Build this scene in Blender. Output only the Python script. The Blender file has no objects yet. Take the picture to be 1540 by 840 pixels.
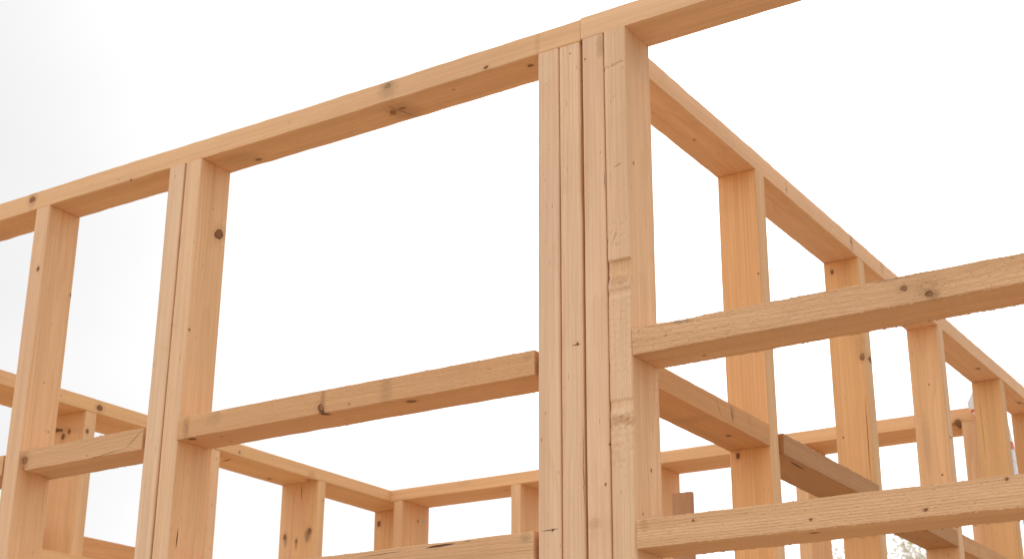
import bpy, math, random
from mathutils import Vector, Matrix, noise

random.seed(7)
sc = bpy.context.scene
col = sc.collection
T = 0.045                       # thickness of every timber
D = 0.092                       # depth of the near walls
DF = 0.187                      # depth of the far, outer walls
ZT = 2.868                      # underside of the near front top plate
ZQ = 2.8896                     # underside of the side wall top plate
ZF = 2.798                      # underside of the far top plates
QX = -0.0724                    # outer face of the side wall
YL = -2.5633                    # inner face of the far left wall
YB = 2.6917                     # inner face of the back wall
SLAB = 0.25

# ------------------------------------------------------------------ node helpers
class NB:
    def __init__(s, tree): s.t = tree; s.n = tree.nodes; s.l = tree.links
    def node(s, typ, **kw):
        n = s.n.new(typ)
        for k, v in kw.items(): setattr(n, k, v)
        return n
    def put(s, sock, v):
        if isinstance(v, bpy.types.NodeSocket): s.l.new(v, sock)
        elif v is not None: sock.default_value = v
    def m(s, op, a, b=None, c=None, clamp=False):
        n = s.node('ShaderNodeMath', operation=op, use_clamp=clamp)
        for i, v in enumerate((a, b, c)): s.put(n.inputs[i], v)
        return n.outputs[0]
    def v(s, op, a, b=None, scale=None):
        n = s.node('ShaderNodeVectorMath', operation=op)
        s.put(n.inputs[0], a)
        if b is not None: s.put(n.inputs[1], b)
        if scale is not None: s.put(n.inputs['Scale'], scale)
        return n.outputs['Value'] if op in ('LENGTH', 'DOT_PRODUCT', 'DISTANCE') else n.outputs['Vector']
    def ss(s, x, a, b, o0=0.0, o1=1.0):
        n = s.node('ShaderNodeMapRange', interpolation_type='SMOOTHSTEP')
        s.put(n.inputs[0], x); s.put(n.inputs[1], a); s.put(n.inputs[2], b); s.put(n.inputs[3], o0); s.put(n.inputs[4], o1)
        return n.outputs[0]
    def mix(s, f, a, b, blend='MIX'):
        n = s.node('ShaderNodeMix', data_type='RGBA', blend_type=blend)
        s.put(n.inputs['Factor'], f); s.put(n.inputs['A'], a); s.put(n.inputs['B'], b)
        return n.outputs['Result']
    def noise(s, vec, scale, detail=2, rough=.5):
        n = s.node('ShaderNodeTexNoise')
        s.put(n.inputs['Vector'], vec); n.inputs['Scale'].default_value = scale
        n.inputs['Detail'].default_value = detail; n.inputs['Roughness'].default_value = rough
        return n.outputs['Fac'], n.outputs['Color']

def rgb(r, g, b): return (r, g, b, 1.0)

def newmat(name):
    m = bpy.data.materials.new(name); m.use_nodes = True
    b = NB(m.node_tree); p = m.node_tree.nodes['Principled BSDF']
    return m, b, p

WOOD_LIGHT = (0.86, 0.560, 0.322)
WOOD_DARK = (0.66, 0.35, 0.16)

def wood(name, pith, tint=(1, 1, 1), spacing=.0030, ringc=.45, knots=(), cracks=(), stains=(), tears=(), rough=0.0, seed=0.0, grey=0.0, half=None, edge=None):
    """solid softwood: growth rings round a pith line along local X, branch knots through the board"""
    m, b, p = newmat(name)
    P = b.node('ShaderNodeTexCoord').outputs['Object']
    Ps = b.v('ADD', P, (seed, seed * .37, seed * .71))
    # knots : distance to each branch axis in units of its radius
    S = None
    wob = b.v('SCALE', b.v('SUBTRACT', b.noise(Ps, 90, 2)[1], (.5, .5, .5)), scale=.006)
    Pk = b.v('ADD', P, wob)
    bulge = None
    for (c, dr, r) in knots:
        rel = b.v('MULTIPLY', b.v('SUBTRACT', Pk, tuple(c)), (.72, 1, 1))
        dist = b.v('LENGTH', b.v('CROSS_PRODUCT', rel, tuple(dr)))
        s_ = b.m('DIVIDE', dist, r)
        S = s_ if S is None else b.m('MINIMUM', S, s_)
        g = b.m('MULTIPLY', b.m('POWER', 2.718, b.m('MULTIPLY', b.m('MULTIPLY', s_, s_), -.22)), r * .8)
        bulge = g if bulge is None else b.m('ADD', bulge, g)
    # growth rings
    warp = b.noise(b.v('MULTIPLY', Ps, (1.3, 9, 9)), 1.0, 3)[0]
    warp2 = b.noise(b.v('MULTIPLY', Ps, (5, 40, 40)), 1.0, 2)[0]
    rel = b.v('MULTIPLY', b.v('SUBTRACT', P, (0, pith[0], pith[1])), (0.0, 1, 1))
    R = b.v('LENGTH', rel)
    R = b.m('ADD', R, b.m('MULTIPLY', b.m('SUBTRACT', warp, .5), .030))
    R = b.m('ADD', R, b.m('MULTIPLY', b.m('SUBTRACT', warp2, .5), .0022))
    if bulge is not None: R = b.m('ADD', R, bulge)
    u = b.m('FRACT', b.m('DIVIDE', R, spacing))
    late = b.m('MULTIPLY', b.ss(u, .35, .92), b.ss(u, 1.0, .93))
    amt = b.m('MULTIPLY', late, b.m('MULTIPLY', b.ss(warp, .3, .75, .35, 1.0), ringc))
    c = b.mix(amt, rgb(*[x * y for x, y in zip(WOOD_LIGHT, tint)]), rgb(*[x * y for x, y in zip(WOOD_DARK, tint)]))
    # broad streaks along the grain and long slow tone changes
    st = b.noise(b.v('MULTIPLY', Ps, (1.1, 28, 28)), 1.0, 4, .55)[0]
    c = b.mix(b.ss(st, .36, .68, 0, .50), c, rgb(*[x * y for x, y in zip((.66, .41, .215), tint)]))
    sl = b.noise(b.v('MULTIPLY', Ps, (2.2, 6, 6)), 1.0, 3)[0]
    c = b.mix(b.ss(sl, .42, .72, 0, .40), c, rgb(*[x * y for x, y in zip((.73, .46, .285), tint)]))
    if edge:                                 # light and shade of the narrow faces put into their colour
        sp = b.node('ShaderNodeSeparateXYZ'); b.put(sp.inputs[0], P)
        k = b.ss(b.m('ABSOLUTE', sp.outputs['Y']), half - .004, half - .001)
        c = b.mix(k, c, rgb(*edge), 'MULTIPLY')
    # crisp straight fibre lines
    fl2 = b.noise(b.v('MULTIPLY', Ps, (2.6, 210, 210)), 1.0, 3, .6)[0]
    c = b.mix(b.ss(fl2, .44, .70, 0, .30), c, rgb(*[x * y for x, y in zip((.60, .345, .165), tint)]))
    c = b.mix(b.ss(fl2, .46, .28, 0, .25), c, rgb(*[x * y for x, y in zip((.88, .64, .40), tint)]))
    # fine fibres
    fib = b.noise(b.v('MULTIPLY', Ps, (22, 900, 900)), 1.0, 3, .6)[0]
    c = b.mix(b.m('MULTIPLY', b.ss(fib, .35, .75), .16), c, rgb(.50, .30, .15))
    # small pitch flecks
    fl = b.noise(b.v('MULTIPLY', Ps, (45, 260, 260)), 1.0, 1)[0]
    c = b.mix(b.ss(fl, .74, .80, 0, .55), c, rgb(.34, .17, .07))
    # handling dirt
    dn = b.noise(Ps, 9, 5, .65)[0]
    c = b.mix(b.ss(dn, .56, .78, 0, .22 + grey * .5), c, rgb(.46, .29, .16))
    if grey > 0: c = b.mix(grey, c, rgb(.36, .22, .13))
    H = b.m('MULTIPLY', fib, .00022 + .0006 * rough)
    H = b.m('ADD', H, b.m('MULTIPLY', late, .00010 + .00025 * rough))
    if rough > 0:
        saw = b.noise(b.v('MULTIPLY', Ps, (90, 420, 420)), 1.0, 3, .6)[0]
        H = b.m('ADD', H, b.m('MULTIPLY', saw, .0016 * rough))
        fz = b.noise(Ps, 330, 2)[0]
        H = b.m('ADD', H, b.m('MULTIPLY', b.ss(fz, .58, .75), .0007 * rough))
        c = b.mix(b.ss(saw, .58, .75, 0, .22 * rough), c, rgb(.48, .28, .13))
    if S is not None:
        halo = b.ss(S, 2.6, .9)
        c = b.mix(b.m('MULTIPLY', halo, .42), c, rgb(.52, .27, .12))
        core = b.noise(b.v('MULTIPLY', Ps, (1, 1, 1)), 260, 2)[0]
        kc = b.mix(core, rgb(.15, .058, .022), rgb(.38, .165, .065))
        rim = b.m('MULTIPLY', b.ss(S, .62, .86), b.ss(S, 1.06, .92))
        kc = b.mix(b.m('MULTIPLY', rim, .8), kc, rgb(.085, .04, .02))
        c = b.mix(b.ss(S, 1.06, .90), c, kc)
        H = b.m('SUBTRACT', H, b.m('MULTIPLY', rim, .00025))
    for (ctr, rad, cc, am) in stains:  # surface marks, plus shade painted into the corner stud's gouges
        e = b.v('LENGTH', b.v('DIVIDE', b.v('SUBTRACT', Pk, tuple(ctr)), tuple(rad)))
        nz = b.noise(Ps, 120, 4, .7)[0]
        e = b.m('ADD', e, b.m('MULTIPLY', b.m('SUBTRACT', nz, .5), 1.1))
        c = b.mix(b.ss(e, 1.1, .35, 0, am), c, rgb(*cc))
    for (ctr, rad, amp, sx) in tears:      # torn or chattered grain
        e = b.v('LENGTH', b.v('DIVIDE', b.v('SUBTRACT', Pk, tuple(ctr)), tuple(rad)))
        k = b.ss(e, 1.3, .45)
        nz = b.noise(b.v('MULTIPLY', Ps, (sx, 190, 190)), 1.0, 3, .7)[0]
        pits = b.ss(nz, .40, .62)
        H = b.m('ADD', H, b.m('MULTIPLY', b.m('MULTIPLY', pits, k), amp * .085))
        c = b.mix(b.m('MULTIPLY', b.ss(nz, .43, .33), b.m('MULTIPLY', k, .55)), c, rgb(.46, .235, .10))
    for (ctr, U, V, L, Wd) in cracks:      # splits and checks
        U = Vector(U).normalized(); V = Vector(V).normalized(); N = U.cross(V)
        rel = b.v('SUBTRACT', P, tuple(ctr))
        uu = b.m('DIVIDE', b.v('DOT_PRODUCT', rel, tuple(U)), L)
        wv = b.noise(b.v('MULTIPLY', Ps, (60, 60, 60)), 1.0, 3)[0]
        vv = b.m('ADD', b.v('DOT_PRODUCT', rel, tuple(V)), b.m('MULTIPLY', b.m('SUBTRACT', wv, .5), min(.0025, L * .10)))
        half = b.m('MULTIPLY', b.m('MAXIMUM', b.m('SUBTRACT', 1.0, b.m('MULTIPLY', uu, uu)), 0.0), Wd)
        k = b.m('SUBTRACT', half, b.m('ABSOLUTE', vv))
        k = b.ss(k, -.0001, .0004)
        k = b.m('MULTIPLY', k, b.m('LESS_THAN', b.m('ABSOLUTE', b.v('DOT_PRODUCT', rel, tuple(N))), .0035))
        c = b.mix(b.m('MULTIPLY', k, .9), c, rgb(.07, .033, .015))
        H = b.m('SUBTRACT', H, b.m('MULTIPLY', k, .0006))
    b.put(p.inputs['Base Color'], c)
    p.inputs['Roughness'].default_value = .72
    p.inputs['Specular IOR Level'].default_value = .28
    bp = b.node('ShaderNodeBump'); bp.inputs['Strength'].default_value = 1.0; bp.inputs['Distance'].default_value = 1.0
    b.put(bp.inputs['Height'], H); b.put(p.inputs['Normal'], bp.outputs[0])
    return m

# ------------------------------------------------------------------ object helpers
def tag(o, label=None, cat=None, group=None, kind=None):
    if label: o['label'] = label
    if cat: o['category'] = cat
    if group: o['group'] = group
    if kind: o['kind'] = kind
    return o

def empty(name, loc):
    o = bpy.data.objects.new(name, None); o.location = loc; o.empty_display_size = .1
    col.objects.link(o); return o

def link(name, verts, faces, mat, parent=None, smooth=False):
    me = bpy.data.meshes.new(name); me.from_pydata(verts, [], faces); me.update()
    if smooth:
        for f in me.polygons: f.use_smooth = True
    me.materials.append(mat)
    o = bpy.data.objects.new(name, me); col.objects.link(o)
    if parent: o.parent = parent; o.matrix_parent_inverse = Matrix.Translation(-parent.location)
    return o

AX = {'X': Vector((1, 0, 0)), 'Y': Vector((0, 1, 0)), 'Z': Vector((0, 0, 1))}
board_no = 0

def board(name, parent, lo, hi, length, wide, knots=(), cracks=(), stains=(), tears=(), tint=None, rough=0.0,
          r=.0025, pith=None, spacing=None, ringc=None, bow=(0, 0), grey=0.0, label=None, fuzz=0, notch=None, wane=None, edge=None, carve=None):
    """one timber filling the box lo..hi; length and wide name the world axes of its length and its width.
       knots [(world axis of the branch 0/1/2, world point, radius mm)], cracks [(world a, world b, face axis, half width)]"""
    global board_no
    board_no += 1
    rnd = random.Random(board_no * 31 + 5)
    lo = Vector(lo); hi = Vector(hi); c = (lo + hi) / 2
    ex = AX[length]; ey = AX[wide]; ez = ex.cross(ey)
    M = Matrix((ex, ey, ez)).transposed()
    Mi = M.inverted()
    dim = hi - lo
    L = abs(dim.dot(ex)); Wd = abs(dim.dot(ey)); Th = abs(dim.dot(ez))
    def loc(pt): return Mi @ (Vector(pt) - c)
    # section with rounded arrises
    sec = []
    for (sx, sy, a0) in ((1, 1, 0), (-1, 1, 90), (-1, -1, 180), (1, -1, 270)):
        rr = r * rnd.uniform(.75, 1.3)
        for k in range(4):
            a = math.radians(a0 + 30 * k)
            sec.append((sx * (Wd / 2 - rr) + rr * math.cos(a), sy * (Th / 2 - rr) + rr * math.sin(a)))
    if carve:                                    # close mesh across the narrow front face, so dents can be modelled in it
        i0 = [i for i, (y, z) in enumerate(sec) if y < 0]
        a, e = sec[i0[3]], sec[i0[4]]
        m_ = 24
        extra = [(a[0] + (e[0] - a[0]) * k / m_, a[1] + (e[1] - a[1]) * k / m_) for k in range(1, m_)]
        sec[i0[4]:i0[4]] = extra
    ns = len(sec)
    step = .0022 if carve else .012 if (fuzz or notch or wane) else .04
    n = max(2, int(L / step))
    V = []; F = []
    ph = rnd.uniform(0, 50)
    for i in range(n + 1):
        x = -L / 2 + L * i / n
        s = 2 * x / L
        by = bow[0] * (1 - s * s) + (noise.noise((x * 1.9, ph, 0)) * .0016)
        bz = bow[1] * (1 - s * s) + (noise.noise((x * 1.9, ph, 9)) * .0013)
        for j, (y, z) in enumerate(sec):
            jit = .00035 if not fuzz else .0009
            dy = noise.noise((x * 25, y * 30 + ph, z * 30)) * jit
            dz = noise.noise((x * 25, y * 30 + ph + 7, z * 30 + 3)) * jit
            yy, zz = y + dy, z + dz
            if notch:
                for (nx, ny, nz, nr, nd) in notch:     # local dent: position, radius, depth toward centre
                    q = math.sqrt(((x - nx) / nr) ** 2 + ((yy - ny) / .02) ** 2 + ((zz - nz) / .02) ** 2)
                    if q < 1:
                        k = nd * (1 - q * q)
                        yy -= math.copysign(k, ny) * (abs(ny) > Wd * .3); zz -= math.copysign(k, nz) * (abs(nz) > Th * .3)
            if carve and y < -Wd / 2 + r * 1.2:
                wp = M @ Vector((x, y, z)) + c
                yy += carve(wp)
            V.append((x, yy + by, zz + bz))
    for i in range(n):
        for j in range(ns):
            k = (j + 1) % ns
            F.append((i * ns + j, (i + 1) * ns + j, (i + 1) * ns + k, i * ns + k))
    c0 = len(V); V += V[:ns] + V[n * ns:(n + 1) * ns]        # sawn ends have vertices of their own, so they stay crisp
    F.append(tuple(c0 + j for j in range(ns))); F.append(tuple(c0 + ns + j for j in reversed(range(ns))))
    # raised splinters along sawn edges
    for _ in range(fuzz):
        x = rnd.uniform(-L / 2, L / 2); sy = rnd.choice((-1, 1)); sz = rnd.choice((-1, 1))
        y = sy * (Wd / 2 - r * .4) ; z = sz * (Th / 2 - r * .4)
        ln = rnd.uniform(.002, .009); out = rnd.uniform(.0006, .0022) * (1 if rnd.random() < .93 else 2.2)
        w = rnd.uniform(.0003, .0008); dr = rnd.choice((-1, 1))
        b0 = len(V)
        V += [(x, y, z - w), (x, y, z + w), (x + dr * ln, y + sy * out * .7, z + sz * out), (x + dr * ln * .5, y + sy * out * .6 + w, z + sz * out * .5)]
        F += [(b0, b0 + 1, b0 + 2), (b0, b0 + 3, b0 + 2), (b0 + 1, b0 + 3, b0 + 2)]
    kn = []
    for (ax, pt, rad) in knots:
        dr = Mi @ (Vector(ax).normalized() if isinstance(ax, tuple) else Vector([1.0 if k == ax else 0.0 for k in range(3)]))
        dr = (dr + Vector((rnd.uniform(-.35, .35), rnd.uniform(-.15, .15), rnd.uniform(-.15, .15)))).normalized()
        kn.append((loc(pt), dr, rad * (.001 if rad > 3.2 else .00075)))
    if not knots:
        for _ in range(max(1, int(L / .8))):
            ax = rnd.choice((0, 1)); a = rnd.uniform(-.4, .4)
            dr = Vector((rnd.uniform(-.3, .3), math.sin(a), math.cos(a))) if ax == 0 else Vector((rnd.uniform(-.3, .3), math.cos(a), math.sin(a)))
            kn.append((Vector((rnd.uniform(-L / 2, L / 2), rnd.uniform(-.3, .3) * Wd, rnd.uniform(-.3, .3) * Th)), dr.normalized(), rnd.choice((.0015, .002, .003, .005))))
    ck = []
    for (a, e, fa, wd) in cracks:
        a = loc(a); e = loc(e); N = (Mi @ Vector([1.0 if k == fa else 0.0 for k in range(3)]))
        U = (e - a); ll = U.length / 2; U.normalize(); ck.append(((a + e) / 2, U, N.cross(U), ll, wd))
    def lr(v): w = Mi @ Vector(v); return tuple(abs(x) for x in w)
    stn = [(loc(q0), lr(rad), cc, am) for (q0, rad, cc, am) in stains]
    trn = [(loc(q0), lr(rad), amp, sx) for (q0, rad, amp, sx) in tears]
    if edge is None and name == 'stud': edge = (1.0, 1.05, 1.16)  # narrow stud faces painted paler for the light on them
    if tint is None:
        k = rnd.uniform(.88, 1.06); tint = (k, k * rnd.uniform(.965, 1.02), k * rnd.uniform(.90, 1.03))
    if pith is None:
        pith = (rnd.uniform(-.04, .04), rnd.choice((-1, 1)) * rnd.uniform(.03, .09)) if rnd.random() < .6 else (rnd.choice((-1, 1)) * rnd.uniform(.09, .16), rnd.uniform(-.03, .03))
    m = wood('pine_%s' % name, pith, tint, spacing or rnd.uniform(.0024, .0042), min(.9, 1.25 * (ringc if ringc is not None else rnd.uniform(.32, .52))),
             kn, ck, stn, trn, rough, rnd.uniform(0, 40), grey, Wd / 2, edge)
    o = link(name, V, F, m, None, smooth=True)
    o.data.validate()
    o.matrix_world = Matrix.Translation(c) @ M.to_4x4()
    if parent:
        loc0 = o.matrix_world.copy(); o.parent = parent
        o.matrix_parent_inverse = Matrix.Translation(-parent.location)
        o.matrix_basis = loc0
    md = o.modifiers.new('normals', 'WEIGHTED_NORMAL'); md.weight = 100; md.mode = 'FACE_AREA'
    me = o.data                                       # keep the sawn ends crisp
    if label: o['label'] = label
    return o

PALE = (1.01, 1.02, 1.08)
WARM = (1.0, .95, .84)
GREYC = (.46, .29, .16)
BRN = (.40, .20, .085)

def sm(x, a, b):
    t = min(1.0, max(0.0, (x - a) / (b - a))); return t * t * (3 - 2 * t)

def pits(w, scale, thr, depth):
    n = noise.noise(Vector((w.x * scale, 3.0, w.z * scale * .7))) + .5 * noise.noise(Vector((w.x * scale * 2.3, 9.0, w.z * scale * 1.6)))
    return depth * sm(n, thr, thr + .16)

def corner_stud_dents(w):
    """chatter marks and torn grain on the outermost corner stud; returns the depth inward"""
    h = w.z; x = w.x; d = 0.0
    wav = noise.noise(Vector((x * 60, 0, 4))) * .003
    g = sm(h, 2.386, 2.410) * sm(2.4285 + wav - h, 0, .0025)
    d += g * .0036
    flute = .5 + .5 * math.sin(x * 2 * math.pi / .0072 + 3 * noise.noise(Vector((x * 40, h * 30, 0))))
    d += sm(h, 2.380, 2.395) * sm(2.426 - h, 0, .012) * flute * .0028
    lump = sm(h, 2.372, 2.379) * sm(2.396 - h, 0, .006)
    d -= lump * (.0006 + .0022 * abs(noise.noise(Vector((x * 150, 1, h * 130)))))
    d += sm(h, 2.360, 2.366) * sm(2.376 - h, 0, .004) * .0014
    d += sm(h, 2.205, 2.23) * sm(2.372 - h, 0, .01) * pits(w, 200, .20, .0008)
    g = sm(h, 2.158, 2.172) * sm(2.1835 + wav - h, 0, .0025)
    d += g * .0016 + g * flute * .0006
    d += sm(h, 2.128, 2.134) * sm(2.160 - h, 0, .004) * pits(w, 230, .02, .0020)
    d += sm(h, 2.06, 2.075) * sm(2.130 - h, 0, .01) * pits(w, 170, .20, .0010)
    band = h - (2.7985 + .12 * (x + .022) * 1.2)
    d += sm(.0045 - abs(band), 0, .003) * pits(w, 260, -.10, .0018) * sm(-.004 - x, 0, .003)
    d += sm(h, 2.44, 2.46) * sm(2.505 - h, 0, .01) * pits(w, 150, .25, .0010)
    return d

def upper_rail_dents(w):
    d = pits(w, 190, .30, .0009) * (1.0 if w.x < .22 else .45)
    k = math.exp(-((w.x - .497) / .03) ** 2 - ((w.z - 2.272) / .016) ** 2)
    d += k * (.0010 + .0010 * math.sin(math.hypot((w.x - .497) * 1.0, (w.z - 2.262) * 1.6) * 2 * math.pi / .0065))
    k2 = math.exp(-((w.x - .44) / .035) ** 2) * sm(w.z, 2.293, 2.299)
    d += k2 * .0022 * (.5 + noise.noise(Vector((w.x * 90, 0, w.z * 90))))
    k3 = math.exp(-((w.x - .092) / .02) ** 2) * sm(w.z, 2.290, 2.298)
    d += k3 * .0022 * (.6 + noise.noise(Vector((w.x * 90, 0, w.z * 90))))
    return d

# ================================================================== front wall, panel left of the corner
fl = empty('timber_frame', (-1.0, D / 2, SLAB))
tag(fl, 'near front timber wall frame with the largest open bay, left of the four-stud corner post', 'wall frame', 'bare timber stud wall frames of the house', 'thing')
board('top_plate', fl, (-2.75, .0015, ZT), (-.0935, D - .001, ZT + T), 'X', 'Y', tint=(.98, .93, .88), pith=(-.03, .11), ringc=.30, fuzz=60, r=.0018,
      knots=[(1, [-1.5665, 0.0, 2.8969], 7), ((.5,-1,.6), [-0.532, 0.0, 2.902], 5), (1, [-0.2998, 0.0, 2.8748], 3.5), (2, [-0.5266, 0.0423, 2.8679], 5), (2, [-0.2193, 0.0299, 2.8679], 4), ((0, 1, -1), [-1.2431, 0.004, 2.8679], 2.2), (2, [-0.3954, 0.0319, 2.8679], 2), (2, [-.93, .07, 2.868], 5)],
      stains=[((-1.567, 0, 2.897), (.016, .012, .03), BRN, .35), ((-.532, 0, 2.897), (.030, .012, .03), GREYC, .6), ((-.185, 0, 2.89), (.006, .01, .05), BRN, .22),
              ((-.53, .055, ZT), (.05, .05, .01), (.42, .22, .10), .5), ((-.96, .05, ZT), (.07, .035, .01), (.45, .24, .11), .4)],
      cracks=[((-.5491, .0111, ZT), (-.5206, .0944, ZT), 2, .0012), ((-1.5571, 0, 2.9082), (-1.5784, 0, 2.8862), 1, .0005)])
board('stud', fl, (-1.5464, 0, SLAB + T), (-1.5014, D, ZT - .0004), 'Z', 'Y', r=.003, tint=(1.02, .99, .97), pith=(.02, .07), ringc=.36,
      knots=[(1, [-1.515, 0.0, 2.7146], 4.2), (0, [-1.5014, 0.0908, 2.6744], 3.5), (0, [-1.5014, 0.1209 - .05, 2.3502], 2), (0, [-1.5014, 0.0431, 2.4558], 1.6)])
board('stud', fl, (-1.1204, -.001, SLAB + T), (-1.0759, D, ZT - .0004), 'Z', 'Y', r=.0035, tint=(1.04, 1.06, 1.12), ringc=.22, pith=(.12, 0))
board('stud', fl, (-1.0732, 0, SLAB + T), (-1.0284, D, ZT - .0004), 'Z', 'Y', r=.0035, tint=(1.02, 1.0, .98), pith=(.01, .06), ringc=.34,
      label='stud with one large round brown knot near its top',
      knots=[((1, 1.25, 0), [-1.0284, 0.0692, 2.7171], 8), (0, [-1.0284, 0.0454, 2.7686], 1.3), (0, [-1.0284, 0.0077, 2.4855], 3)],
      cracks=[((-1.0284, .0222, 2.082), (-1.0284, .0202, 2.036), 0, .0016)])
board('stud', fl, (-.1838, 0, SLAB + T), (-.1402, D, ZT - .0004), 'Z', 'Y', r=.0042, tint=PALE, ringc=.26, pith=(.11, .01), knots=[(1, [-0.1541, 0.0, 1.9817], 2.6)],
      cracks=[((-.178, 0, 1.982), (-.141, 0, 1.984), 1, .0009)])
board('stud', fl, (-.1384, .001, SLAB + T), (-.0950, D, ZT - .0004), 'Z', 'Y', r=.0035, tint=(1.0, 1.01, 1.05), ringc=.30, pith=(-.10, .02), bow=(0, 0),
      knots=[(1, [-0.105, 0.0, 2.2928], 2.6), (1, [-0.1146, 0.0, 2.8495], 1.6)],
      cracks=[((-.118, 0, 2.2918), (-.0985, 0, 2.2926), 1, .0010), ((-.0975, 0, 2.16), (-.0965, 0, 2.0), 1, .0005)],
      tears=[((-.115, 0, 2.858), (.018, .01, .006), .0012, 200)], notch=[(1.03, -.046, -.0225, .10, .0022)])
board('nogging', fl, (-1.5009, .0, 2.246), (-1.127, D - .002, 2.246 + T), 'X', 'Y', r=.001, rough=.5, tint=(.90, .84, .80), fuzz=70, pith=(.05, .045), ringc=.6,
      label='nogging with a long curved crack and a chipped left end',
      knots=[(1, [-1.4829, 0.0, 2.268], 9), (1, [-1.2869, 0.0, 2.2530], 1.6)],
      cracks=[((-1.1275, 0, 2.2885), (-1.1765, 0, 2.2505), 1, .0008), ((-1.170, 0, 2.2535), (-1.2805, 0, 2.2455), 1, .0007)],
      stains=[((-1.485, 0, 2.262), (.022, .02, .028), BRN, .5)], notch=[(-.187, -.046, -.0225, .022, .012)])
board('nogging', fl, (-1.0279, -.002, 2.2514), (-.1895, D - .003, 2.2514 + T), 'X', 'Y', r=.0012, rough=.65, tint=(.95, .84, .74), fuzz=90, pith=(-.05, -.04), ringc=.34,
      label='long nogging crossing the widest bay, with knots on its face and underside',
      knots=[((.1, -.7, 1), [-0.6556, 0.004, 2.2545], 5.5), (2, [-0.4651, 0.0202, 2.2514], 7.5), ((0, 1.1, 1), [-0.9957, 0.0085, 2.2514], 5.5), (2, [-0.9342, 0.0259, 2.2514], 2.8), (2, [-0.9427, 0.0636, 2.2514], 2.5), (1, [-0.592, 0.0, 2.2605], 1.8)],
      stains=[((-.6556, 0, 2.275), (.007, .01, .03), BRN, .6), ((-.6556, 0, 2.2535), (.010, .012, .006), (.13, .06, .03), .8), ((-.508, 0, 2.275), (.018, .01, .05), (.46, .25, .12), .42), ((-.93, 0, 2.28), (.03, .01, .02), GREYC, .4), ((-.205, 0, 2.285), (.014, .01, .010), GREYC, .35),
              ((-1.005, 0, 2.275), (.012, .01, .04), BRN, .5)],
      cracks=[((-1.005, 0, 2.285), (-.999, 0, 2.256), 1, .0005)])
board('nogging', fl, (-1.0279, -.003, 1.9364), (-.1895, D - .003, 1.9364 + T + .002), 'X', 'Y', r=.0012, rough=.5, tint=(.92, .85, .82), fuzz=220, pith=(.03, .06), ringc=.4,
      knots=[(1, [-0.52, 0.0, 1.95], 5), (1, [-.8, 0, 1.96], 6)], stains=[((-.205, 0, 1.974), (.016, .01, .012), GREYC, .7)],
      cracks=[((-.410, 0, 1.9768), (-.345, 0, 1.9792), 1, .0022), ((-.335, 0, 1.9795), (-.27, 0, 1.9815), 1, .0008), ((-.56, 0, 1.9745), (-.45, 0, 1.9765), 1, .0006)])
board('nogging', fl, (-1.5009, 0, 1.9364), (-1.127, D - .002, 1.9364 + T), 'X', 'Y', rough=.5)
board('nogging', fl, (-1.5009, 0, 1.60), (-1.127, D - .002, 1.60 + T), 'X', 'Y', rough=.5)
board('nogging', fl, (-1.0279, 0, 1.60), (-.1895, D - .002, 1.60 + T), 'X', 'Y', rough=.5)
board('nogging', fl, (-2.0, 0, 2.2435), (-1.5515, D - .002, 2.2435 + T), 'X', 'Y', r=.001, rough=.5, tint=(.88, .80, .74))
board('stud', fl, (-2.046, 0, SLAB + T), (-2.001, D, ZT - .0004), 'Z', 'Y')
board('stud', fl, (-2.66, 0, SLAB + T), (-2.615, D, ZT - .0004), 'Z', 'Y')
board('bottom_plate', fl, (-2.75, .001, SLAB + .001), (-.0935, D - .001, SLAB + T - .0005), 'X', 'Y')

# ================================================================== front wall, panel right of the joint
fr = empty('timber_frame', (.3, D / 2, SLAB))
tag(fr, 'near front frame right of the corner, with rough level rails like a ladder', 'wall frame', 'bare timber stud wall frames of the house', 'thing')
board('top_plate', fr, (-.0920, .0, ZT + .003), (1.02, D - .001, ZT + T + .003), 'X', 'Y', tint=(1.04, 1.02, 1.06), ringc=.24, pith=(.02, .09), r=.0018,
      knots=[(1, [.21, 0, 2.89], 3), (2, [.35, .05, 2.87], 5)])
board('stud', fr, (-.0905, .001, SLAB + T), (-.0466, D, ZT + .0026), 'Z', 'Y', r=.0035, tint=(1.0, .99, 1.02), ringc=.30, bow=(0, 0), pith=(.12, -.01),
      knots=[(1, [-0.0841, 0.0, 2.8269], 1.8), (1, [-0.0559, 0.0, 2.0471], 2.4), (1, [-0.0544, 0.0, 2.6343], 1.2), (1, [-0.0468, 0.0, 2.1128], 1.5)],
      stains=[((-.052, 0, 2.845), (.010, .01, .03), GREYC, .6), ((-.078, 0, 1.985), (.018, .01, .012), BRN, .3)],
      cracks=[((-.0475, 0, 2.56), (-.0480, 0, 2.60), 1, .0005)])
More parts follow.
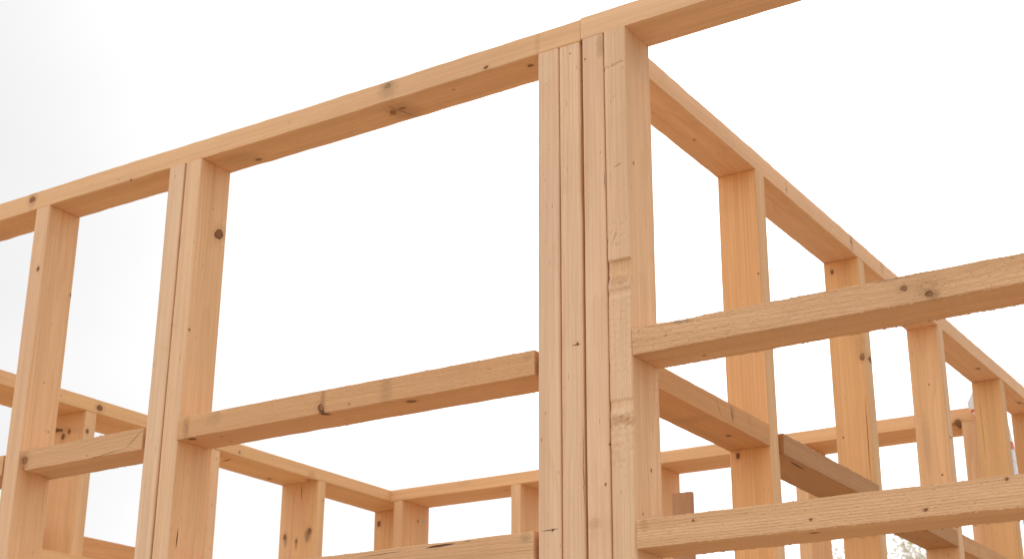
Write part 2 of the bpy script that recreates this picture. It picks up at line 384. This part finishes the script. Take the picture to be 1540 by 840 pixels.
board('stud', fr, (-.0446, -.001, SLAB + T), (0.0, D, ZT + .0026), 'Z', 'Y', r=.0042, tint=(1.0, 1.0, 1.02), ringc=.34, rough=.12, pith=(.02, .055),
      label='outermost corner stud with gouges and torn grain half way down',
      knots=[(0, [0.0, 0.0534, 2.0729], 2.4), (0, [0.0, 0.0201, 2.6096], 2.4), (0, [0.0, 0.022, 1.9963], 2.0)],
      carve=corner_stud_dents, tears=[((0, .07, 2.20), (.012, .03, .06), .0024, 120)],
      stains=[((-.022, 0, 2.390), (.032, .012, .012), (.48, .25, .10), .5), ((-.022, 0, 2.148), (.032, .012, .010), (.48, .26, .11), .45), ((-.020, 0, 2.424), (.030, .012, .006), (.56, .31, .14), .4), ((0, .05, 2.83), (.01, .06, .05), (.55, .36, .22), .35)],  # brown in the gouges is painted shade, deepening the dents
      cracks=[((-.036, 0, 2.797), (-.006, 0, 2.803), 1, .0004), ((-.028, 0, 2.7359), (-.0173, 0, 2.7363), 1, .0003), ((-.031, 0, 2.735), (-.032, 0, 2.722), 1, .0003),
              ((-.034, 0, 2.455), (-.024, 0, 2.487), 1, .0004), ((-.010, 0, 2.605), (-.030, 0, 2.600), 1, .0006), ((-.0425, 0, 2.43), (-.043, 0, 2.38), 1, .0010)],
      notch=[(.855, .046, .02, .012, .004)])
R1 = board('nogging', fr, (.0012, -.002, 2.2554), (.700, D - .001, 2.2554 + T), 'X', 'Y', r=.0010, rough=1.0, tint=(.96, .90, .86), fuzz=420, ringc=.30, pith=(.06, .05),
      carve=upper_rail_dents, label='upper rough-sawn rail of the ladder-like stack, with a grey knot cluster',
      knots=[(1, [0.4974, 0.0, 2.2654], 5), (1, [0.0637, 0.0, 2.2779], 1.7), (2, [0.0974, 0.0634, 2.2554], 3), (1, [.46, 0, 2.281], 4)],
      stains=[((.475, 0, 2.280), (.055, .012, .030), (.50, .31, .16), .25), ((.505, 0, 2.262), (.014, .02, .008), (.34, .19, .09), .6), ((.44, 0, 2.2998), (.035, .01, .003), (.34, .20, .10), .6),
              ((.092, 0, 2.297), (.024, .01, .006), (.34, .23, .14), .7)])
board('nogging', fr, (.0012, -.003, 1.9369), (.700, D - .001, 1.9369 + T), 'X', 'Y', r=.0010, rough=1.0, tint=(.97, .91, .87), fuzz=420, ringc=.42, spacing=.0048, pith=(-.05, .055),
      label='lower rough-sawn rail of the ladder-like stack',
      knots=[(1, [0.1015, 0.0, 1.9701], 2.4), (1, [0.2929, 0.0, 1.9528], 2.4), (2, [0.2852, 0.0239, 1.9369], 5), (1, [0.4643, 0.0, 1.9479], 3), (1, [0.5818, 0.0, 1.9763], 2.6)],
      stains=[((.015, 0, 1.972), (.01, .01, .015), BRN, .3)])
for z in (1.619, 1.30):
    board('nogging', fr, (.0012, -.002, z), (.700, D - .001, z + T), 'X', 'Y', rough=1.0)
board('stud', fr, (.7012, 0, SLAB + T), (.746, D, ZT + .0026), 'Z', 'Y', r=.003)
board('stud', fr, (.97, 0, SLAB + T), (1.015, D, ZT + .0026), 'Z', 'Y', r=.003)
board('bottom_plate', fr, (-.0920, .001, SLAB + .001), (1.02, D - .001, SLAB + T - .0005), 'X', 'Y')

# ================================================================== side wall running back from the corner
sw = empty('timber_frame', (QX - D / 2, 1.8, SLAB))
tag(sw, 'timber wall frame running back from the corner post with a steeply receding top plate', 'wall frame', 'bare timber stud wall frames of the house', 'thing')
board('top_plate', sw, (QX - D, D + .001, ZQ), (QX, 3.78, ZQ + T), 'Y', 'X', tint=(.98, .92, .90), ringc=.30, r=.0015, fuzz=110, pith=(.02, -.09),
      knots=[(2, [-0.1003, 2.4408, 2.8896], 5), (2, [-0.0981, 2.8907, 2.8896], 6), (0, [QX, 1.30, 2.915], 4), (2, [-.12, .52, 2.89], 3), (0, [QX, .895, 2.905], 2.5)],
      cracks=[((QX, .8919, 2.932), (QX, .8968, 2.892), 0, .001), ((QX, 1.300, 2.9345), (QX, 1.3057, 2.8971), 0, .0012), ((-.115, 2.43, ZQ), (-.085, 2.44, ZQ), 2, .002), ((-.11, 2.86, ZQ), (-.085, 2.93, ZQ), 2, .002)],
      stains=[((QX, 1.302, 2.915), (.01, .014, .04), GREYC, .5), ((QX, 1.52, 2.92), (.01, .014, .03), BRN, .4)])
SY = [.7208, 1.3418, 1.965, 2.5804, 3.025, 3.69]
sk = {0: [(1, [-0.1454, 0.7208, 2.2569], 4.6), (1, [-0.0779, 0.7208, 2.645], 2)],
      1: [(1, [-0.1435, 1.3418, 2.8628], 4), (1, [-0.0820, 1.3418, 2.6279], 6.5), (1, [-0.1457, 1.3418, 2.4342], 2)],
      2: [(1, [-0.1133, 1.965, 2.7198], 2.6), (1, [-0.1002, 1.965, 2.4612], 3.2), (0, [QX, 1.98, 2.567], 3)],
      3: [(1, [-0.127, 2.5804, 2.7732], 1.2)], 4: [(1, [-.13, 3.02, 2.6], 3)], 5: []}
slab_ = {0: 'stud with bold straight vertical grain and a dark round knot', 1: 'stud with a dark knot and a long split near its outer edge'}
sp = {0: dict(pith=(.30, .0), spacing=.0075, ringc=.42), 1: dict(pith=(.16, .01), ringc=.36, spacing=.005), 2: dict(pith=(.0, .06), ringc=.30, spacing=.006),
      3: dict(pith=(.20, 0), ringc=.40, spacing=.006), 4: dict(ringc=.5), 5: {}}
stt = {0: (1.04, .95, .80), 1: (.99, .89, .71), 2: (1.02, .96, .86), 3: (.92, .82, .64), 4: (.86, .76, .62), 5: None}
for i, y in enumerate(SY):
    kw = {}
    if i == 1:
        kw['cracks'] = [((-.0830, y, 2.54), (-.0845, y, 2.30), 1, .0009), ((-.0835, y, 1.95), (-.083, y, 1.80), 1, .0016)]
        kw['stains'] = [((-.085, y, 2.66), (.016, .01, .045), (.50, .30, .14), .5)]
    if i == 2:
        kw['cracks'] = [((QX, 1.968, 2.568), (QX, 2.004, 2.566), 0, .0015)]
        kw['stains'] = [((-.135, y, 2.55), (.014, .01, .10), (.52, .33, .19), .5)]
    if i == 3: kw['cracks'] = [((-.145, y, 2.87), (-.143, y, 2.62), 1, .0006)]
    board('stud', sw, (QX - D, y, SLAB + T), (QX - (.001 if i % 2 else 0), y + T, ZQ - .0004), 'Z', 'X', r=.003, edge=(.88, .93, 1.03), knots=sk[i], tint=stt[i], label=slab_.get(i), **sp[i], **kw)  # edge tint paints the duller light on the narrow outer faces
zz = [2.268, 2.2605, 2.2605, 2.2575, 2.26]
for i in range(5):
    y0 = (D + .002) if i == 0 else SY[i - 1] + T + .0015
    kw = dict(rough=.7, r=.001)
    if i == 0: kw.update(tint=(.82, .64, .45), cracks=[((QX, .4658, 2.3115), (QX, .4932, 2.272), 0, .0009), ((QX, .532, 2.3115), (QX, .5437, 2.2705), 0, .0015), ((QX, .615, 2.312), (QX, .628, 2.270), 0, .0006)],
                         label='nogging cracked across its outer face', stains=[((QX, .54, 2.295), (.01, .012, .02), BRN, .5), ((-.12, .45, 2.268), (.05, .03, .01), BRN, .3)], pith=(.03, .05), knots=[(2, [-.11, .60, 2.268], 5)])
    if i == 1: kw.update(tint=(.60, .45, .30), grey=.10, cracks=[((-.0790, .830, 2.2605), (-.0815, .92, 2.2605), 2, .0030)], label='dark nogging with a short split in its underside', knots=[(2, [-.13, 1.2, 2.26], 5)])
    if i == 2: kw.update(tint=(.60, .45, .30), grey=.08, knots=[(2, [-.10, 1.86, 2.26], 5), (2, [-.13, 1.80, 2.26], 4)])
    if i == 3: kw.update(tint=(.74, .60, .45), cracks=[((QX, 2.15, 2.30), (QX, 2.153, 2.26), 0, .0014)])
    px = .008 if i == 1 else (-.001 if i else 0)
    board('nogging', sw, (QX - D + .001, y0 + (.004 if i == 1 else 0), zz[i]), (QX + px, SY[i] - .0015, zz[i] + T), 'Y', 'X', fuzz=60, **kw)
    for z in (1.62, .98):
        board('nogging', sw, (QX - D + .001, y0, z), (QX - .001, SY[i] - .0015, z + T), 'Y', 'X', rough=.5)
board('bottom_plate', sw, (QX - D, D + .001, SLAB + .001), (QX, 3.78, SLAB + T - .0005), 'Y', 'X')

# ================================================================== far left outer wall
lw = empty('timber_frame', (YL - DF / 2, 1.2, SLAB))
tag(lw, 'far left timber wall frame seen through the open bays, descending toward the far corner', 'wall frame', 'bare timber stud wall frames of the house', 'thing')
FARW = (.98, .92, .80)
XR = YL - DF
board('top_plate', lw, (XR, -1.6, ZF), (YL, YB + DF, ZF + T), 'Y', 'X', tint=(1.0, .93, .80), r=.002, ringc=.30, pith=(.03, .12),
      knots=[(0, [YL, 1.1415, 2.8178], 9), (0, [YL, 1.8009, 2.812], 3.5), (2, [-2.7085, 2.1262, 2.798], 7), (2, [-2.5957, 2.2213, 2.798], 7), (0, [YL, .98, 2.82], 2)],
      stains=[((YL, 2.2, 2.81), (.01, .03, .02), BRN, .3)])
board('stud', lw, (XR, 1.089, SLAB + T), (YL - .002, 1.134, ZF - .0004), 'Z', 'X', tint=FARW, r=.003, pith=(.03, .07), ringc=.35,
      knots=[(1, [-2.6619, 1.089, 2.7243], 8), (1, [-2.6362, 1.089, 2.7383], 6), (0, [YL, 1.1018, 2.7311], 6)],
      stains=[((-2.60, 1.089, 2.48), (.012, .01, .12), (.52, .30, .13), .3), ((-2.59, 1.089, 2.38), (.014, .01, .06), (.52, .30, .13), .25)])
board('stud', lw, (XR, 1.665, SLAB + T), (YL - .002, 1.71, ZF - .0004), 'Z', 'X', tint=(1.02, .96, .88), r=.004, ringc=.25, knots=[(0, [YL, 1.69, 2.765], 2), (0, [YL, 1.685, 2.6], 2.2), (0, [YL, 1.69, 2.45], 2)])
board('stud', lw, (YL - .121, 2.243, SLAB + T), (YL - .002, 2.288, ZF - .0004), 'Z', 'X', tint=(.96, .88, .74), r=.004, ringc=.3,
      label='far stud with a dark teardrop knot',
      knots=[(1, [-2.596, 2.245, 2.6064], 9), (1, [-2.659, 2.245, 2.5748], 6), (0, [YL, 2.2745, 2.7249], 3)],
      cracks=[((-2.6483, 2.243, 2.7935), (-2.6435, 2.243, 2.7259), 1, .0018)],
      stains=[((-2.605, 2.243, 2.59), (.018, .01, .035), (.25, .14, .07), .75), ((-2.659, 2.243, 2.56), (.008, .01, .03), (.33, .2, .10), .6)])
board('stud', lw, (XR, 2.246, SLAB + T), (YL - .1222, 2.289, ZF - .0004), 'Z', 'Y', tint=(1.0, .93, .80), r=.004, knots=[(1, [-2.72, 2.245, 2.5961], 8)],
      stains=[((-2.715, 2.245, 2.58), (.010, .01, .03), (.28, .16, .08), .6)])
board('stud', lw, (XR, 2.83, SLAB + T), (YL - .001, 2.875, ZF - .0004), 'Z', 'X', tint=(.95, .86, .72), r=.003, knots=[(1, [-2.7249, 2.83, 2.7482], 9)])
for y in (-1.55, -.70, -.08, .49):
    board('stud', lw, (XR, y, SLAB + T), (YL - .002, y + T, ZF - .0004), 'Z', 'X', tint=FARW)
# doubled rail: a wide outer board and a lower inner board lapped on the studs
board('rail', lw, (XR - .046, .30, 2.30), (XR - .001, 1.66, 2.4475), 'Y', 'Z', tint=(.95, .85, .70), label='wide outer rail board', knots=[(0, [XR, 1.24, 2.37], 8), (0, [XR, .5, 2.40], 8)])
board('rail', lw, (YL - .001, .30, 2.23), (YL + .022, 2.0, 2.332), 'Y', 'Z', tint=(1.02, .95, .82), r=.0015, fuzz=40, label='lower inner rail board nailed across the studs')
board('bottom_plate', lw, (XR, -1.6, SLAB + .001), (YL, YB + DF, SLAB + T - .0005), 'Y', 'X')

# ================================================================== back outer wall
bw = empty('timber_frame', (-1.3, YB + DF / 2, SLAB))
tag(bw, 'back timber wall frame parallel to the front one, lowest across the far side', 'wall frame', 'bare timber stud wall frames of the house', 'thing')
YR = YB + DF
board('top_plate', bw, (YL + .001, YB, ZF), (QX - D - .002, YR, ZF + T), 'X', 'Y', tint=(1.0, .91, .80), r=.002, ringc=.28, pith=(.0, .12),
      knots=[(1, [-0.252, YB, 2.800], 8), (2, [-.95, 2.75, ZF], 6), (2, [-2.05, 2.76, ZF], 4)],
      stains=[((-.245, YB + .02, ZF), (.05, .03, .01), (.30, .17, .08), .7), ((-2.2, YB, 2.83), (.05, .01, .012), GREYC, .25)])
bs = [(-2.5475, -2.503, [(0, [-2.503, 2.80, 2.73], 4)]), (-1.984, -1.9395, []), (-1.400, -1.3555, []), (-.8255, -.780, [])]
for (x0, x1, kn) in bs:
    o = board('stud', bw, (x0, YB + .001, SLAB + T), (x1, YR, ZF - .0004), 'Z', 'Y', tint=(.99, .91, .80), r=.004, knots=kn,
              stains=[((x1, 2.835, 2.735), (.01, .010, .014), (.42, .44, .46), .9)] if x0 < -2.5 else ())
board('stud', bw, (-.2400, YB + .001, SLAB + T), (QX - D - .003, YR, ZF - .0004), 'Z', 'Y', tint=(1.0, .92, .80), r=.003, knots=[(1, [-.2315, YB, 2.60], 3)])
board('bottom_plate', bw, (YL + .001, YB, SLAB + .001), (QX - D - .002, YR, SLAB + T - .0005), 'X', 'Y')

# ================================================================== loose things
sb = board('upright_board', None, (-1.051, 2.20, SLAB + .001), (-.980, 2.222, 2.562), 'Z', 'X', tint=(.60, .47, .42), grey=.15, r=.004, ringc=.7,
           pith=(.02, .04), knots=[(1, [-1.02, 2.2, 1.9], 7)])
sb.rotation_euler.rotate_axis('Y', math.radians(0))
tag(sb, 'short darker weathered board standing upright beside the back wall, just behind the lower rough rail', 'board')

def plastic():
    m, b, p = newmat('white_plastic_film')
    P = b.node('ShaderNodeTexCoord').outputs['Object']
    z = b.node('ShaderNodeSeparateXYZ'); b.put(z.inputs[0], P)
    n = b.noise(P, 30, 3)[0]
    Z = b.m('ADD', z.outputs['Z'], b.m('MULTIPLY', n, .02))
    def band(a, w): return b.m('LESS_THAN', b.m('ABSOLUTE', b.m('SUBTRACT', Z, a)), w)
    c = b.mix(band(.108, .0042), rgb(.80, .81, .84), rgb(.80, .10, .04))
    side = b.m('GREATER_THAN', z.outputs['X'], .045)
    red2 = b.m('MULTIPLY', side, band(-.022, .014))
    c = b.mix(red2, c, rgb(.78, .16, .07))
    dots = b.m('MULTIPLY', b.m('GREATER_THAN', b.noise(b.v('MULTIPLY', P, (60, 60, 160)), 1.0, 0)[0], .62), band(.055, .012))
    c = b.mix(b.m('MULTIPLY', dots, .45), c, rgb(.55, .60, .55))
    b.put(p.inputs['Base Color'], c)
    p.inputs['Roughness'].default_value = .30
    p.inputs['Transmission Weight'].default_value = .0
    p.inputs['Subsurface Weight'].default_value = .25
    p.inputs['Subsurface Radius'].default_value = (.02, .02, .02)
    bp = b.node('ShaderNodeBump'); bp.inputs['Distance'].default_value = .01; bp.inputs['Strength'].default_value = .7
    b.put(bp.inputs['Height'], b.noise(P, 45, 4, .6)[0]); b.put(p.inputs['Normal'], bp.outputs[0])
    return m

def make_sack():
    # a crumpled roll of plastic film tucked behind a stud; outline in x,z with rounded crumpled body
    prof = [(1.44, -.135, .008), (1.415, -.158, -.095), (1.40, -.172, -.085), (1.375, -.188, -.078), (1.347, -.205, -.075), (1.33, -.2025, -.0745), (1.31, -.190, -.073),
            (1.29, -.176, -.072), (1.25, -.165, -.071), (1.20, -.155, -.0655), (1.15, -.145, -.063), (1.10, -.135, -.0615), (1.05, -.125, -.062), (1.0, -.115, -.070), (.97, -.100, -.085)]
    prof[0] = (1.44, -.140, -.110)
    cx, cyy, cz = -.125, 2.6585, 1.5 + 1.22
    V = []; F = []; n = 40
    rows = []
    for i in range(len(prof) - 1):
        for k in range(4):
            t = k / 4; rows.append(tuple(a * (1 - t) + c * t for a, c in zip(prof[i], prof[i + 1])))
    rows.append(prof[-1])
    for (z, xa, xb0) in rows:
        for j in range(n):
            xb = xb0
            a = 2 * math.pi * j / n
            ca, sa = math.cos(a), math.sin(a)
            xb -= .012 if z > 1.25 else .0095
            x = (xa + xb) / 2 + (xb - xa) / 2 * math.copysign(abs(ca) ** .8, ca)
            d = .024 * math.copysign(abs(sa) ** .8, sa)
            q = Vector((x * 22, d * 60, z * 22))
            w = noise.noise(q) * .006 + abs(noise.noise(q * 2.3)) * .004
            V.append((x - cx + w * ca * .3, d + w * (.8 if sa < 0 else .4) * (1 if d < 0 else -1), z + 1.5 - cz))
    m = len(rows)
    for i in range(m - 1):
        for j in range(n):
            k = (j + 1) % n
            F.append((i * n + j, i * n + k, (i + 1) * n + k, (i + 1) * n + j))
    F.append(tuple(range(n))); F.append(tuple((m - 1) * n + j for j in reversed(range(n))))
    o = link('plastic_wrap', V, F, plastic(), None, smooth=True)
    o.location = (cx, cyy, cz)
    return o
tag(make_sack(), 'crumpled white plastic wrap with red print, tucked behind a stud at the far right', 'plastic wrap')

# ================================================================== blossoming tree beyond the back wall
def bark():
    m, b, p = newmat('tree_bark')
    P = b.node('ShaderNodeTexCoord').outputs['Object']
    b.put(p.inputs['Base Color'], b.mix(b.noise(P, 14, 4)[0], rgb(.16, .12, .09), rgb(.30, .24, .19))); p.inputs['Roughness'].default_value = .9
    return m
def leafmat(name, c0, c1, tr):
    m, b, p = newmat(name)
    oi = b.node('ShaderNodeNewGeometry').outputs['Random Per Island']
    c = b.mix(oi, rgb(*c0), rgb(*c1))
    b.put(p.inputs['Base Color'], c); p.inputs['Roughness'].default_value = .6
    t = b.node('ShaderNodeBsdfTranslucent'); b.put(t.inputs[0], c)
    mx = b.node('ShaderNodeMixShader'); mx.inputs[0].default_value = tr
    b.l.new(p.outputs[0], mx.inputs[1]); b.l.new(t.outputs[0], mx.inputs[2])
    b.l.new(mx.outputs[0], m.node_tree.nodes['Material Output'].inputs[0])
    return m

def tree(loc, h, cr):
    root = empty('blossom_tree', loc)
    rnd = random.Random(11)
    V = []; F = []
    tips = []
    def tube(a, e, r0, r1, n=8):
        d = (e - a).normalized(); s = d.orthogonal().normalized(); t = d.cross(s); b0 = len(V)
        for k, (pt, r) in enumerate(((a, r0), (e, r1))):
            for j in range(n):
                an = 2 * math.pi * j / n; V.append(tuple(pt + s * math.cos(an) * r + t * math.sin(an) * r))
        for j in range(n):
            k = (j + 1) % n; F.append((b0 + j, b0 + k, b0 + n + k, b0 + n + j))
    def grow(a, d, ln, r, lev):
        e = a
        for s in range(3):
            d = (d + Vector([rnd.uniform(-.18, .18) for _ in range(3)])).normalized()
            e2 = e + d * ln / 3; r2 = r * .86
            tube(e, e2, r, r2); e = e2; r = r2
            if lev >= 2: tips.append(e)
        if lev < 4:
            for k in range(rnd.choice((2, 3, 3))):
                dd = (d + Vector((rnd.uniform(-.9, .9), rnd.uniform(-.9, .9), rnd.uniform(-.15, .6)))).normalized()
                grow(e, dd, ln * rnd.uniform(.62, .82), r * .68, lev + 1)
    grow(Vector((0, 0, 0)), Vector((0, 0, 1)), h * .42, .10, 0)
    mx = sum(t.x for t in tips) / len(tips); my = sum(t.y for t in tips) / len(tips)
    rs = sorted(math.hypot(t.x - mx, t.y - my) for t in tips); kr = cr / rs[int(len(rs) * .85)]
    kz = h / max(t.z for t in tips)
    def fit(q):
        f = min(1.0, max(0.0, q[2] / (h * .5)))
        return Vector(((q[0] - mx * f) * kr, (q[1] - my * f) * kr, q[2] * kz))
    V[:] = [tuple(fit(q)) for q in V]; tips[:] = [fit(t) for t in tips]
    link('trunk', V, F, bark(), None, True).parent = root
    def cards(name, n, size, mat, spread):
        V = []; F = []
        for _ in range(n):
            c = rnd.choice(tips) + Vector([rnd.gauss(0, spread) for _ in range(3)])
            s = size * rnd.uniform(.6, 1.3)
            a = Vector([rnd.uniform(-1, 1) for _ in range(3)]).normalized(); bb = a.orthogonal().normalized(); nn = a.cross(bb)
            b0 = len(V)
            V += [tuple(c - a * s), tuple(c + bb * s * .45 + nn * s * .12), tuple(c + a * s), tuple(c - bb * s * .45 + nn * s * .12)]
            F += [(b0, b0 + 1, b0 + 2, b0 + 3)]
        link(name, V, F, mat, None).parent = root
    cards('foliage', 1200, .030, leafmat('young_leaf', (.42, .46, .18), (.58, .56, .32), .7), .09)
    cards('blossom', 3800, .026, leafmat('blossom_petal', (.80, .74, .72), (.82, .80, .76), .5), .08)
    return root
tr = tree((-3.90, 12.2, 0), 4.5, .80)
tag(tr, 'pale blossoming tree with small light leaves beyond the back wall at lower right', 'tree')

# ================================================================== the ground
def groundmat():
    m, b, p = newmat('dry_pale_soil')
    P = b.node('ShaderNodeTexCoord').outputs['Object']
    n = b.noise(P, .7, 6, .6)[0]; n2 = b.noise(P, 22, 4, .7)[0]
    c = b.mix(n, rgb(.36, .26, .165), rgb(.50, .385, .255)); c = b.mix(b.m('MULTIPLY', n2, .5), c, rgb(.26, .21, .15))
    b.put(p.inputs['Base Color'], c); p.inputs['Roughness'].default_value = .95
    bp = b.node('ShaderNodeBump'); bp.inputs['Distance'].default_value = .03; b.put(bp.inputs['Height'], n2); b.put(p.inputs['Normal'], bp.outputs[0])
    return m
def slabmat():
    m, b, p = newmat('pale_concrete')
    P = b.node('ShaderNodeTexCoord').outputs['Object']
    n = b.noise(P, 3, 6, .6)[0]
    b.put(p.inputs['Base Color'], b.mix(n, rgb(.40, .36, .31), rgb(.51, .47, .41))); p.inputs['Roughness'].default_value = .85
    return m
g = link('ground', [(-1500, -1500, 0), (1500, -1500, 0), (1500, 1500, 0), (-1500, 1500, 0)], [(0, 1, 2, 3)], groundmat())
tag(g, 'pale dry soil', kind='structure'); del g['label']
x0, x1, y0, y1, z1 = -2.95, 1.2, -1.75, 3.95, SLAB
# the front left part of the footprint stops at the front wall; the slab is one L-shaped body
out = [(-2.95, -1.75), (-2.45, -1.75), (-2.45, -.12), (1.2, -.12), (1.2, 3.95), (-2.95, 3.95)]
Vs = [(x, y, -.1) for x, y in out] + [(x, y, SLAB) for x, y in out]; n = len(out)
Fs = [tuple(range(n, 2 * n)), tuple(reversed(range(n)))] + [(i, (i + 1) % n, n + (i + 1) % n, n + i) for i in range(n)]
s = link('floor_slab', Vs, Fs, slabmat()); tag(s, kind='structure')

# ================================================================== light
SUN_EL, SUN_AZ = math.radians(40), math.radians(22)         # azimuth left of +Y
sd = Vector((-math.sin(SUN_AZ) * math.cos(SUN_EL), math.cos(SUN_AZ) * math.cos(SUN_EL), math.sin(SUN_EL)))
w = bpy.data.worlds.new('World'); sc.world = w; w.use_nodes = True
b = NB(w.node_tree); bg = w.node_tree.nodes['Background']
sky = b.node('ShaderNodeTexSky', sky_type='NISHITA'); sky.sun_disc = False
sky.sun_elevation = SUN_EL; sky.sun_rotation = -SUN_AZ; sky.dust_density = 4
Dv = b.node('ShaderNodeTexCoord').outputs['Generated']
cosd = b.v('DOT_PRODUCT', Dv, tuple(sd))
glow = b.m('POWER', b.m('MAXIMUM', b.m('MULTIPLY_ADD', cosd, .5, .5), 0.0), 22.0)
cl = b.noise(b.v('MULTIPLY', Dv, (1.6, 1.6, 3.2)), 1.3, 4, .5)[0]
base = b.m('ADD', b.m('MULTIPLY', glow, 11.0), b.ss(cl, .35, .65, 12.2, 13.8))
# a thinner grey patch of cloud far left of the sun
gd = Vector((-.86, .36, .50)).normalized()
patch = b.ss(b.m('ADD', b.v('DOT_PRODUCT', Dv, tuple(gd)), b.m('MULTIPLY', b.m('SUBTRACT', cl, .5), .06)), .74, .975)
base = b.m('MULTIPLY', base, b.m('SUBTRACT', 1.0, b.m('MULTIPLY', patch, .405)))
# sky dimmed low on the unseen right, added to darken faces turned there
sx = b.v('DOT_PRODUCT', Dv, (1.0, 0.0, -.3)); base = b.m('MULTIPLY', base, b.ss(sx, .25, .95, 1.0, .55))
cb = b.node('ShaderNodeCombineXYZ')
b.put(cb.inputs[0], base); b.put(cb.inputs[1], b.m('MULTIPLY', base, 1.0)); b.put(cb.inputs[2], b.m('MULTIPLY', base, 1.005))
b.put(bg.inputs['Color'], b.mix(.93, sky.outputs[0], cb.outputs[0]))
bg.inputs['Strength'].default_value = .103
sl = bpy.data.lights.new('sun', 'SUN'); sl.energy = 1.5; sl.angle = math.radians(12); sl.color = (1, .95, .88)
so = bpy.data.objects.new('sun', sl); col.objects.link(so); so.location = (0, 0, 10)
so.rotation_euler = (-sd).to_track_quat('-Z', 'Y').to_euler()

# ================================================================== camera
cd = bpy.data.cameras.new('camera'); co = bpy.data.objects.new('camera', cd); col.objects.link(co)
fw = Vector((-0.50976451, 0.78533522, 0.35126732)); rt = Vector((0.83991326, 0.54269189, 0.0055881)); up = Vector((0.1862414, -0.2978827, 0.93625853))
co.matrix_world = Matrix.Translation((1.11933, -2.08976, 1.5)) @ Matrix((rt, up, -fw)).transposed().to_4x4()
cd.sensor_width = 36; cd.lens = 53.043; cd.clip_start = .05; cd.clip_end = 5000
cd.dof.use_dof = True; cd.dof.focus_distance = 2.65; cd.dof.aperture_fstop = 11
sc.camera = co
sc.render.engine = 'CYCLES'
sc.render.resolution_x = 1024; sc.render.resolution_y = 558
sc.cycles.max_bounces = 8; sc.cycles.diffuse_bounces = 5
sc.view_settings.view_transform = 'Standard'; sc.view_settings.look = 'None'
sc.view_settings.exposure = 0.0; sc.view_settings.gamma = 1
